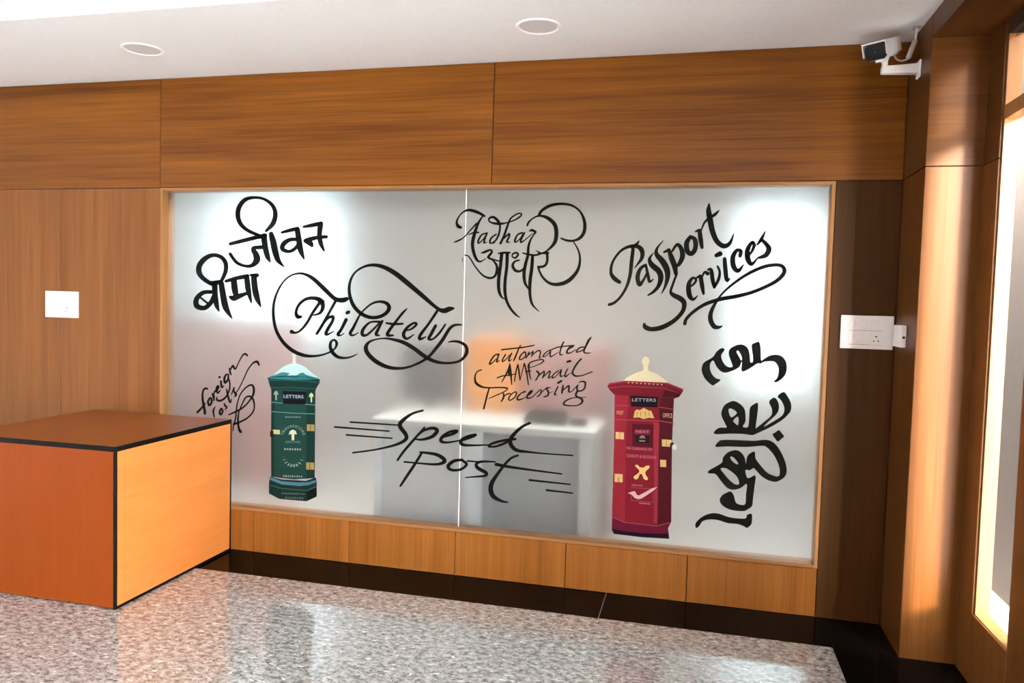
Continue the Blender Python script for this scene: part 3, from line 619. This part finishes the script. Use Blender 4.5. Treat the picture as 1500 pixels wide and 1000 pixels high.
print_part(rb, 'crest', 5, (.80, .56, .20), [[(927.8, 611.6), (930, 602), (933, 599.4), (937, 600.6), (941, 598.4), (943, 597), (946, 599), (950, 601), (954, 601.6), (958.4, 612.4), (950, 611.6), (943, 613.6), (936, 611)]])
print_part(rb, 'crest_detail', 6, (.46, .26, .06), [line((939, 602), (938, 609.6), .8), line((945, 602), (945.4, 610), .8), line((950, 603), (952, 609.6), .8), line((934, 603), (932.6, 609), .8)])
text_part(rb, 'word', 5, (.80, .50, .26), 'POST', 908.4, 604.4, 9.5, 5.4, .02)
text_part(rb, 'word', 5, (.84, .54, .28), 'OFFICE', 978, 608.4, 14, 6.4, .05)
HG = (.82, .56, .24)
for x0, y0, x1, y1 in ((901.8, 632.4, 914, 642.6), (900.3, 693.6, 912, 705.6), (967, 673, 975.8, 683.4), (969.6, 643.2, 984, 653.4)): print_part(rb, 'hinge', 5, HG, [rectp(x0, y0, x1, y1, .06)])
print_part(rb, 'hinge_pin', 6, (.50, .28, .08), [rectp(907.5, 633, 908.3, 642.8), rectp(905.2, 699, 906.6, 706), rectp(976, 644.4, 976.8, 653)])
print_part(rb, 'knob', 7, (.80, .86, .76), [ell(988, 654.6, 3.6, 4.4, 14)]); print_part(rb, 'knob_shadow', 6, (.03, .05, .03), [ell(984.6, 652, 3.4, 4.6, 12)])
print_part(rb, 'notice_frame', 4, (.16, .008, .022), [[(926, 620.4), (957.4, 621.6), (956.6, 655.4), (926, 654.4)]])
print_part(rb, 'notice', 5, (.40, .04, .09), [rectp(929.6, 628.6, 952.4, 635.2, .02)])
text_part(rb, 'word', 6, (.70, .30, .42), 'NEXT', 941, 632, 19, 3.4, .02)
print_part(rb, 'notice_window', 5, (.03, .008, .012), [rectp(930, 637.4, 951.4, 648.6, .02)]); print_part(rb, 'notice_card', 6, (.48, .36, .38), [[(936, 641.6), (939, 637.6), (943.6, 637.8), (945.6, 642)], rectp(936.4, 644.4, 945, 646.6, .02)])
text_part(rb, 'word', 5, (.66, .25, .36), 'NO CLEARANCE ON', 936.6, 657, 37, 4.2, .07)
text_part(rb, 'word', 5, (.66, .25, .36), 'SUNDAYS & HOLIDAYS', 939.4, 668.4, 43, 4.6, .07)
print_part(rb, 'emblem', 5, (.84, .62, .22), [[(930, 682), (934, 680.6), (937, 684), (943, 684.6), (946.4, 682), (951.4, 682), (950.6, 686), (945.6, 690), (945.6, 695), (949.4, 700.4), (947, 703), (942.6, 700.6), (940.6, 694.6), (937, 694.4), (935, 700), (930.6, 702), (928, 698.6), (930, 696.4), (934.6, 693), (936.6, 688.6)]], 2)
text_part(rb, 'word', 5, (.62, .28, .38), 'INDIA POST', 934, 710.6, 16, 2.4, .05)
print_part(rb, 'logo', 5, (.84, .55, .56), [[(919.6, 722), (926, 719.8), (930, 719), (932.8, 724.4), (936, 725.4), (948, 719), (955, 715), (963, 713), (957, 718.4), (948, 724.6), (940, 729.6), (935, 731), (929.6, 729), (925, 724)]])
print_part(rb, 'logo_frame', 4, (.56, .12, .17), pline([(924, 713.6), (955.6, 715.8)], .8)+pline([(925, 732.6), (956.4, 735.4)], .8)+pline([(956, 716), (956.4, 735.4)], .8)+pline([(924.4, 724), (925, 732.6)], .8))
print_part(rb, 'small_print', 5, (.62, .26, .36), blobs(936.4, 953, 736.6, 2.2, 8, .09))
print_part(rb, 'base', 4, (.22, .010, .045), [[(896.6, 757), (915, 765), (961, 770.4), (983, 764.6), (978.6, 773.4), (980.4, 788.8), (940, 786.4), (899, 781.2), (896, 776)]])
print_part(rb, 'base_line', 5, (.50, .13, .17), pline([(897, 757.2), (915, 764.8), (961, 770.2), (983, 764.8)], 1.2))
print_part(rb, 'base_foot', 5, (.022, .004, .022), [[(896.4, 774), (915, 778), (940, 780.6), (963, 781.6), (979.6, 781.4), (980.4, 788.9), (940, 786.6), (899, 781.6)]])

# ------------------------------------------------------------------ orange counter
CX1, CYN, CH = -2.612, -0.931, 0.776
CX0 = CX1-0.95; CYF = -0.012
ct = thing('counter', ((CX0+CX1)/2, (CYN+CYF)/2, 0), 'orange wood laminate counter with black edging in front of the frosted glass', 'counter')
e = 0.012
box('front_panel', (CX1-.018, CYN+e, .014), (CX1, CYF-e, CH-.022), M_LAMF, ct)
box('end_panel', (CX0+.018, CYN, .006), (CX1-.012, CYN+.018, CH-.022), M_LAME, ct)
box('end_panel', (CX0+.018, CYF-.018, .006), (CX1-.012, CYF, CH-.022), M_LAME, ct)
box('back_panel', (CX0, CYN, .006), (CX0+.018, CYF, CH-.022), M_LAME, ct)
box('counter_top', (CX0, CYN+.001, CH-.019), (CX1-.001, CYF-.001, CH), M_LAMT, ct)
def et(lo, hi): box('edge_trim', lo, hi, M_EDGE, ct, bevel=.001, seg=1)
et((CX0-.001, CYN-.001, CH-.024), (CX1+.001, CYN+.0018, CH+.0006)); et((CX1-.0018, CYN+.0018, CH-.024), (CX1+.001, CYF, CH+.0006))
et((CX1-.0125, CYN-.001, 0), (CX1+.001, CYN+e, CH-.024)); et((CX1-.0125, CYF-e, 0), (CX1+.001, CYF+.001, CH-.024))
et((CX1-.018, CYN+e, 0), (CX1+.001, CYF-e, .0145))
box('plinth', (CX0+.02, CYN+.02, 0), (CX1-.02, CYF-.02, .02), M_EDGE, ct)

# ------------------------------------------------------------------ switch boards
def board(x0, x1, z0, z1, lab, group):
    y = -0.0005
    t = thing('switch_board', ((x0+x1)/2, 0, z0), lab, 'switch board', group)
    box('cover_plate', (x0, -.014, z0), (x1, y, z1), M_PLATE, t, bevel=.003)
    w, h = x1-x0, z1-z0
    fx0, fx1 = x0+w*.15, x0+w*.80
    for r, zz in ((0, z0+h*.56), (1, z0+h*.14)):
        hh = h*.32
        box('groove', (fx0, -.0145, zz-.003), (fx1, -.0135, zz-.0005), M_LINE, t)
        n = 6 if r == 0 else 3
        if r == 0:
            for k in range(n): box('rocker_switch', (fx0+(fx1-fx0)*k/n+.001, -.0165, zz), (fx0+(fx1-fx0)*(k+1)/n-.001, -.0138, zz+hh), M_PLATE, t, bevel=.0012)
        else:
            sx = fx1-h*.36
            for k in range(n): box('rocker_switch', (fx0+(sx-fx0)*k/n+.001, -.0165, zz), (fx0+(sx-fx0)*(k+1)/n-.001, -.0138, zz+hh), M_PLATE, t, bevel=.0012)
            so = box('socket', (sx+.001, -.016, zz-.002), (fx1-.001, -.0138, zz+hh+.004), M_PLATE, t, bevel=.001)
            cx, cz = (sx+fx1)/2, zz+hh/2
            for dx, dz, rr in ((0, .013, .0042), (-.010, -.008, .0034), (.010, -.008, .0034)):
                tube('pin_hole', [(cx+dx, -.0163, cz+dz), (cx+dx, -.0150, cz+dz)], rr, M_HOLE, so, seg=12)
    return t
board(.673, .905, 1.326, 1.485, 'white switch board with a three pin socket beside the right wall corner', 'wall switch boards')
board(-3.925, -3.685, 1.333, 1.495, 'white switch board on the wood panelling above the orange counter', 'wall switch boards')
sb = thing('switch_box', (XR, -.135, 1.347), 'small white surface box on the narrow side of the wooden pilaster', 'switch box')
box('cover', (XR-.024, -.205, 1.347), (XR-.0005, -.062, 1.446), M_PLATE, sb, bevel=.004)
box('push_plate', (XR-.026, -.190, 1.36), (XR-.0235, -.077, 1.433), M_PLATE, sb, bevel=.001)
tube('cable_port', [(XR-.012, -.2045, 1.392), (XR-.012, -.2065, 1.392)], .006, M_HOLE, sb, seg=12)

# ------------------------------------------------------------------ security camera
cc = thing('security_camera', (XR, -.19, 2.541), 'white bullet security camera on a wall bracket in the upper right corner', 'camera')
AY, AZ = -.188, 2.577
bp_ = box('base_plate', (XR-.010, AY-.028, AZ-.040), (XR-.0005, AY+.028, AZ+.036), M_PLAST, cc, bevel=.006, seg=3)
tube('screw', [(XR-.012, AY-.006, AZ-.031), (XR-.0095, AY-.006, AZ-.031)], .004, M_GREYPL, bp_, seg=10)
def taper(name, a, b, ra, rb, mat, par):
    """square-section arm from a to b with half sizes ra and rb"""
    a, b = Vector(a), Vector(b); t = (b-a).normalized(); s = t.cross(Vector((0, 0, 1))).normalized(); u = s.cross(t)
    V = [p+s*(i*r)+u*(j*r) for p, r in ((a, ra), (b, rb)) for i, j in ((-1, -1), (1, -1), (1, 1), (-1, 1))]
    o = mesh(name, V, [(3, 2, 1, 0), (4, 5, 6, 7), (0, 1, 5, 4), (1, 2, 6, 5), (2, 3, 7, 6), (3, 0, 4, 7)], mat, par)
    md = o.modifiers.new('bevel', 'BEVEL'); md.width = .004; md.segments = 2; return o
taper('arm', (XR-.009, AY, AZ), (.757, AY, AZ), .021, .016, M_PLAST, cc)
JX = .772
tube('joint', [(JX, AY, AZ+.012), (JX-.001, AY, AZ+.03), (JX-.004, AY-.001, AZ+.052)], [.015, .013, .017], M_PLAST, cc, seg=16)
# housing: aimed to the left, down and into the hall
ax = Vector((-.56, -.75, -.34)).normalized(); sd = ax.cross(Vector((0, 0, 1))).normalized(); upv = sd.cross(ax).normalized()
ctr = Vector((JX-.008, AY-.004, AZ+.052)) + upv*.036
def loft(name, rings, mat, par, cap=True, smooth=False):
    n = len(rings[0]); V = [p for r in rings for p in r]; F = []
    for i in range(len(rings)-1):
        for k in range(n): F.append((i*n+k, i*n+(k+1) % n, (i+1)*n+(k+1) % n, (i+1)*n+k))
    if cap: F += [tuple(range(n-1, -1, -1)), tuple(range((len(rings)-1)*n, len(rings)*n))]
    return mesh(name, V, F, mat, par, smooth=smooth)
def rect(c, w, h, ch, dy=0.0):
    """eight sided section: width w, height h, cut corners ch"""
    w, h = w/2, h/2
    q = [(-w+ch, -h), (w-ch, -h), (w, -h+ch), (w, h-ch), (w-ch, h), (-w+ch, h), (-w, h-ch), (-w, -h+ch)]
    return [c+sd*i+upv*(j+dy) for i, j in q]
hs = loft('housing', [rect(ctr-ax*.078, .070, .054, .014), rect(ctr-ax*.070, .088, .068, .014), rect(ctr+ax*.060, .094, .072, .014), rect(ctr+ax*.066, .092, .070, .014)], M_PLAST, cc)
def slab(c0, c1, w0, w1, t):
    return [[c+sd*i+upv*j for i, j in ((-w/2, 0), (w/2, 0), (w/2, t), (-w/2, t))] for c, w in ((c0, w0), (c1, w1))]
hd = loft('sun_hood', slab(ctr-ax*.082+upv*.036, ctr+ax*.082+upv*.037, .094, .104, .005), M_PLAST, cc)
for s in (-1, 1):
    V0 = [[c+sd*(s*w/2)+sd*i+upv*j for i, j in ((-.0015, lo_), (.0015, lo_), (.0015, .038), (-.0015, .038))] for c, w, lo_ in ((ctr-ax*.07, .097, -.02), (ctr+ax*.081, .101, -.016))]
    loft('hood_side', V0, M_PLAST, hd)
fr = loft('front_cover', [rect(ctr+ax*.0655, .092, .070, .012), rect(ctr+ax*.0765, .089, .067, .014)], M_BLACKG, cc)
tube('lens_ring', [ctr+ax*.076, ctr+ax*.0778], [.022, .021], M_BLACKG, fr, seg=24)
tube('lens', [ctr+ax*.0776, ctr+ax*.0786], [.016, .014], M_BLACKG, fr, seg=24)
tube('lens_glint', [ctr+ax*.0784, ctr+ax*.0790], [.005, .004], plain('lens_coating', (.03, .03, .05), .05), fr, seg=16)
for s in (-1, 1): mesh('mark', [ctr+sd*s*.0478+ax*a_+upv*u_ for a_, u_ in ((-.060, .004), (-.036, .004), (-.036, .009), (-.060, .009))], [(0, 1, 2, 3)], M_HOLE, hs)
brk = loft('tilt_clip', [[p+sd*i+upv*j for i, j in ((-.016, -.008), (.016, -.008), (.016, .004), (-.016, .004))] for p in (ctr-upv*.037-ax*.02, ctr-upv*.039+ax*.045)], M_PLAST, cc)
# cable with its grey splice sleeve, up into the ceiling
def bez(pts, n=10):
    P = [Vector(p) for p in pts]; out = []
    for i in range(len(P)-1):
        p0, p1, p2, p3 = P[max(i-1, 0)], P[i], P[i+1], P[min(i+2, len(P)-1)]
        for k in range(n):
            t = k/n; out.append(0.5*((2*p1)+(p2-p0)*t+(2*p0-5*p1+4*p2-p3)*t*t+(3*p1-p0-3*p2+p3)*t**3))
    return out+[P[-1]]
rear = ctr-ax*.078
q1, q2, q3, q4, q5 = on_y(1313, 86, -.17), on_y(1322, 89, -.18), on_y(1330, 86, -.185), on_y(1341, 58, -.188), on_y(1343.5, 38, -.186)
q5.z = CEIL+.004
tube('cable', bez([rear+ax*.004, rear-ax*.012-upv*.008, q1, q2, q3]), .0042, M_GREYPL, cc, seg=10)
tube('splice_sleeve', [q3, q3.lerp(q4, .06), q3.lerp(q4, .94), q4], [.0075, .011, .011, .0075], M_GREYPL, cc, seg=16)
tube('cable', bez([q4, q4.lerp(q5, .5), q5]), .0045, M_PLAST, cc, seg=10)
lathe('grommet', [(.022, .001), (.022, -.004), (.016, -.006), (.007, -.005)], (q5.x, q5.y, CEIL), M_GREYPL, cc, seg=24)

# ------------------------------------------------------------------ the office behind the frosted glass
OX0, OX1, OY1, OH = -5.2, 1.20, 3.2, 2.76
M_OFL = plain('office_floor_tile', (0.58, 0.57, 0.55), 0.35)
struct(box('floor_office', (OX0, .12, -.1), (OX1, OY1, 0), M_OFL))
struct(box('ceiling_office', (OX0, .12, OH), (OX1, OY1+.12, OH+.12), M_WHITE))
struct(box('wall_office_left', (OX0-.12, .12, 0), (OX0, OY1+.12, OH), M_WALLP))
OW = [(-5.0, -3.55, 1.05, 2.55), (.30, 1.05, .75, 2.45)]          # windows in the far wall of the office
bl = [((OX0, OY1, 0), (OX1, OY1+.12, .75)), ((OX0, OY1, 2.55), (OX1, OY1+.12, OH)), ((OX0, OY1, .75), (-5.0, OY1+.12, 2.55)), ((-5.0, OY1, .75), (-3.55, OY1+.12, 1.05)),
      ((-3.55, OY1, .75), (.30, OY1+.12, 2.55)), ((.30, OY1, 2.45), (1.05, OY1+.12, 2.55)), ((1.05, OY1, .75), (OX1, OY1+.12, 2.55))]
struct(boxes('wall_office_far', bl, M_WALLP))
SW = (.5, 2.6, .75, 2.4)                                           # window in the office's right wall
struct(boxes('wall_office_right', [((OX1, .12, 0), (OX1+.1, OY1+.12, SW[2])), ((OX1, .12, SW[3]), (OX1+.1, OY1+.12, OH+.12)), ((OX1, .12, SW[2]), (OX1+.1, SW[0], SW[3])), ((OX1, SW[1], SW[2]), (OX1+.1, OY1+.12, SW[3]))], M_WALLP))
for k, (a, b, c, d) in enumerate(OW):
    w = struct(thing('window_%d' % (k+3), ((a+b)/2, OY1, c)))
    for x in (a, (a+b)/2-.02, b-.04): box('frame_bar', (x, OY1+.02, c), (x+.04, OY1+.07, d), M_PLAST, w)
    for z in (c, d-.04): box('frame_bar', (a+.04, OY1+.02, z), (b-.04, OY1+.07, z+.04), M_PLAST, w)
    for u, v in ((a+.04, (a+b)/2-.02), ((a+b)/2+.02, b-.04)): box('pane', (u, OY1+.04, c+.04), (v, OY1+.046, d-.04), M_OTINT, w)
    portal('office_daylight', ((a+b)/2, OY1+.14, (c+d)/2), (0, -1, 0), b-a, d-c)
w5 = struct(thing('window_5', (OX1, 1.5, SW[2])))
for k in range(4): yy = SW[0]+(SW[1]-SW[0]-.04)*k/3; box('frame_bar', (OX1+.02, yy, SW[2]), (OX1+.07, yy+.04, SW[3]), M_PLAST, w5)
for k in range(3): yy = SW[0]+(SW[1]-SW[0]-.04)*k/3; box('pane', (OX1+.04, yy+.04, SW[2]), (OX1+.046, SW[0]+(SW[1]-SW[0]-.04)*(k+1)/3, SW[3]), M_OTINT, w5)
portal('office_daylight', (OX1+.12, (SW[0]+SW[1])/2, (SW[2]+SW[3])/2), (-1, 0, 0), SW[1]-SW[0], SW[3]-SW[2])

lamp('office_fill_light', 'AREA', (-1.6, .50, OH-.02), (0, 0, -1), shape='RECTANGLE', size=4.5, size_y=.3, energy=42.0, color=(1.0, .96, .9))  # added fill with no fixture, brightens the desk and cabinet fronts

M_DTOP = plain('desk_top_white', (.50, .51, .50), .45); M_DFR = plain('desk_panel_grey', (.58, .59, .61), .5); M_DSIDE = plain('desk_side_pale', (.62, .66, .70), .5); M_DDK = plain('desk_recess_grey', (.36, .37, .40), .6)
dk = thing('office_desk', (-1.15, .5, 0), 'pale grey desk seen blurred through the frosted glass', 'desk')
box('desk_top', (-1.80, .13, .775), (-.50, .62, .815), M_DTOP, dk, bevel=.004)
box('side_panel', (-1.78, .16, 0), (-1.735, .60, .775), M_DSIDE, dk); box('side_panel', (-.585, .15, 0), (-.52, .60, .775), M_DTOP, dk)
box('front_panel', (-1.735, .20, .05), (-1.24, .22, .775), M_DFR, dk)
box('divider', (-1.24, .16, 0), (-1.13, .60, .775), M_DSIDE, dk)
box('front_panel', (-1.13, .34, .05), (-.585, .36, .775), M_DDK, dk)
ph = thing('desk_device', (-.84, .34, .815), 'small black device lying on the desk behind the glass', 'device')
loft('device_body', [[Vector((-.93+ix*.0+x, .28+y, .816+z)) for x, y in ((i, 0), (.24-i, 0), (.24-i, .15), (i, .15))] for i, ix, z in ((0, 0, 0), (0, 0, .03), (.03, 0, .075))], M_BLACKG, ph)
box('device_foot', (-.67, .30, .816), (-.58, .40, .845), M_BLACKG, ph, bevel=.006)
M_OR = wood('orange_cabinet_wood', 'z', (.58, .20, .02), (.70, .28, .03), rough=.5)
M_MV = plain('mauve_cabinet', (.36, .17, .17), .6); M_PK = plain('mauve_partition', (.46, .27, .27), .7); M_CH = plain('charcoal_fabric', (.06, .06, .065), .85)
cb = thing('wooden_cabinet', (-1.24, .88, 0), 'orange wooden cabinet glowing blurred behind the small lettering', 'cabinet')
box('carcass', (-1.40, .70, .06), (-1.08, 1.1, 1.26), M_OR, cb); box('plinth', (-1.38, .72, 0), (-1.10, 1.08, .06), M_CH, cb)
box('door', (-1.395, .682, .08), (-1.085, .70, 1.245), M_OR, cb); tube('knob', [(-1.12, .682, .75), (-1.12, .665, .75)], .012, M_CH, cb)
c2 = thing('file_cabinet', (-.78, 1.1, 0), 'dull mauve cabinet blurred behind the glass beside the red post box', 'cabinet')
box('carcass', (-1.06, .86, .04), (-.50, 1.3, 1.22), M_MV, c2); box('plinth', (-1.04, .88, 0), (-.52, 1.28, .04), M_CH, c2)
for z in (.08, .46, .84):
    dr = box('drawer', (-1.05, .842, z), (-.51, .86, z+.35), M_MV, c2); box('handle', (-.86, .832, z+.26), (-.70, .842, z+.28), M_CH, dr)
c3 = thing('low_partition', (-4.0, 2.0, 0), 'mauve screen blurred behind the glass at the left', 'partition')
box('screen', (-4.75, 1.3, .05), (-2.9, 1.36, 1.30), M_PK, c3); box('screen_rail', (-4.75, 1.29, 1.30), (-2.9, 1.37, 1.34), M_MV, c3)
for x in (-4.6, -3.05): box('foot', (x-.03, 1.18, 0), (x+.03, 1.48, .05), M_CH, c3)
oc = thing('office_chair', (-1.72, 1.05, 0), 'dark office chair blurred behind the glass left of the joint', 'chair')
box('backrest', (-1.93, .90, .82), (-1.50, .96, 1.20), M_CH, oc, bevel=.03, seg=3); box('seat', (-1.94, .93, .43), (-1.49, 1.38, .51), M_CH, oc, bevel=.03, seg=3)
box('back_strut', (-1.75, .90, .47), (-1.69, .94, .84), M_CH, oc); tube('column', [(-1.715, 1.15, .07), (-1.715, 1.15, .43)], .03, M_CH, oc)
for k in range(5):
    a = 2*math.pi*k/5+.3; tube('leg', [(-1.715, 1.15, .09), (-1.715+.27*math.cos(a), 1.15+.27*math.sin(a), .03)], [.022, .016], M_CH, oc, seg=8)
    tube('caster', [(-1.715+.27*math.cos(a)-.012, 1.15+.27*math.sin(a), .025), (-1.715+.27*math.cos(a)+.012, 1.15+.27*math.sin(a), .025)], .025, M_CH, oc, seg=12)

# ------------------------------------------------------------------ outdoors
struct(box('ground', (-30, -30, -.3), (40, 40, -.11), M_CONC))
struct(box('wall_sun_blocker', (XO, -6.85, -.11), (3.45, -6.6, 3.0), M_WHITE))  # added out of view to keep the sun off the glazed doors
struct(box('wall_sky_blocker', (1.75, -1.4, -.11), (1.9, 5.0, 5.0), plain('sky_blocker_brown', (.16, .11, .08), .9)))  # added dark wall that screens the sky from the sidelight
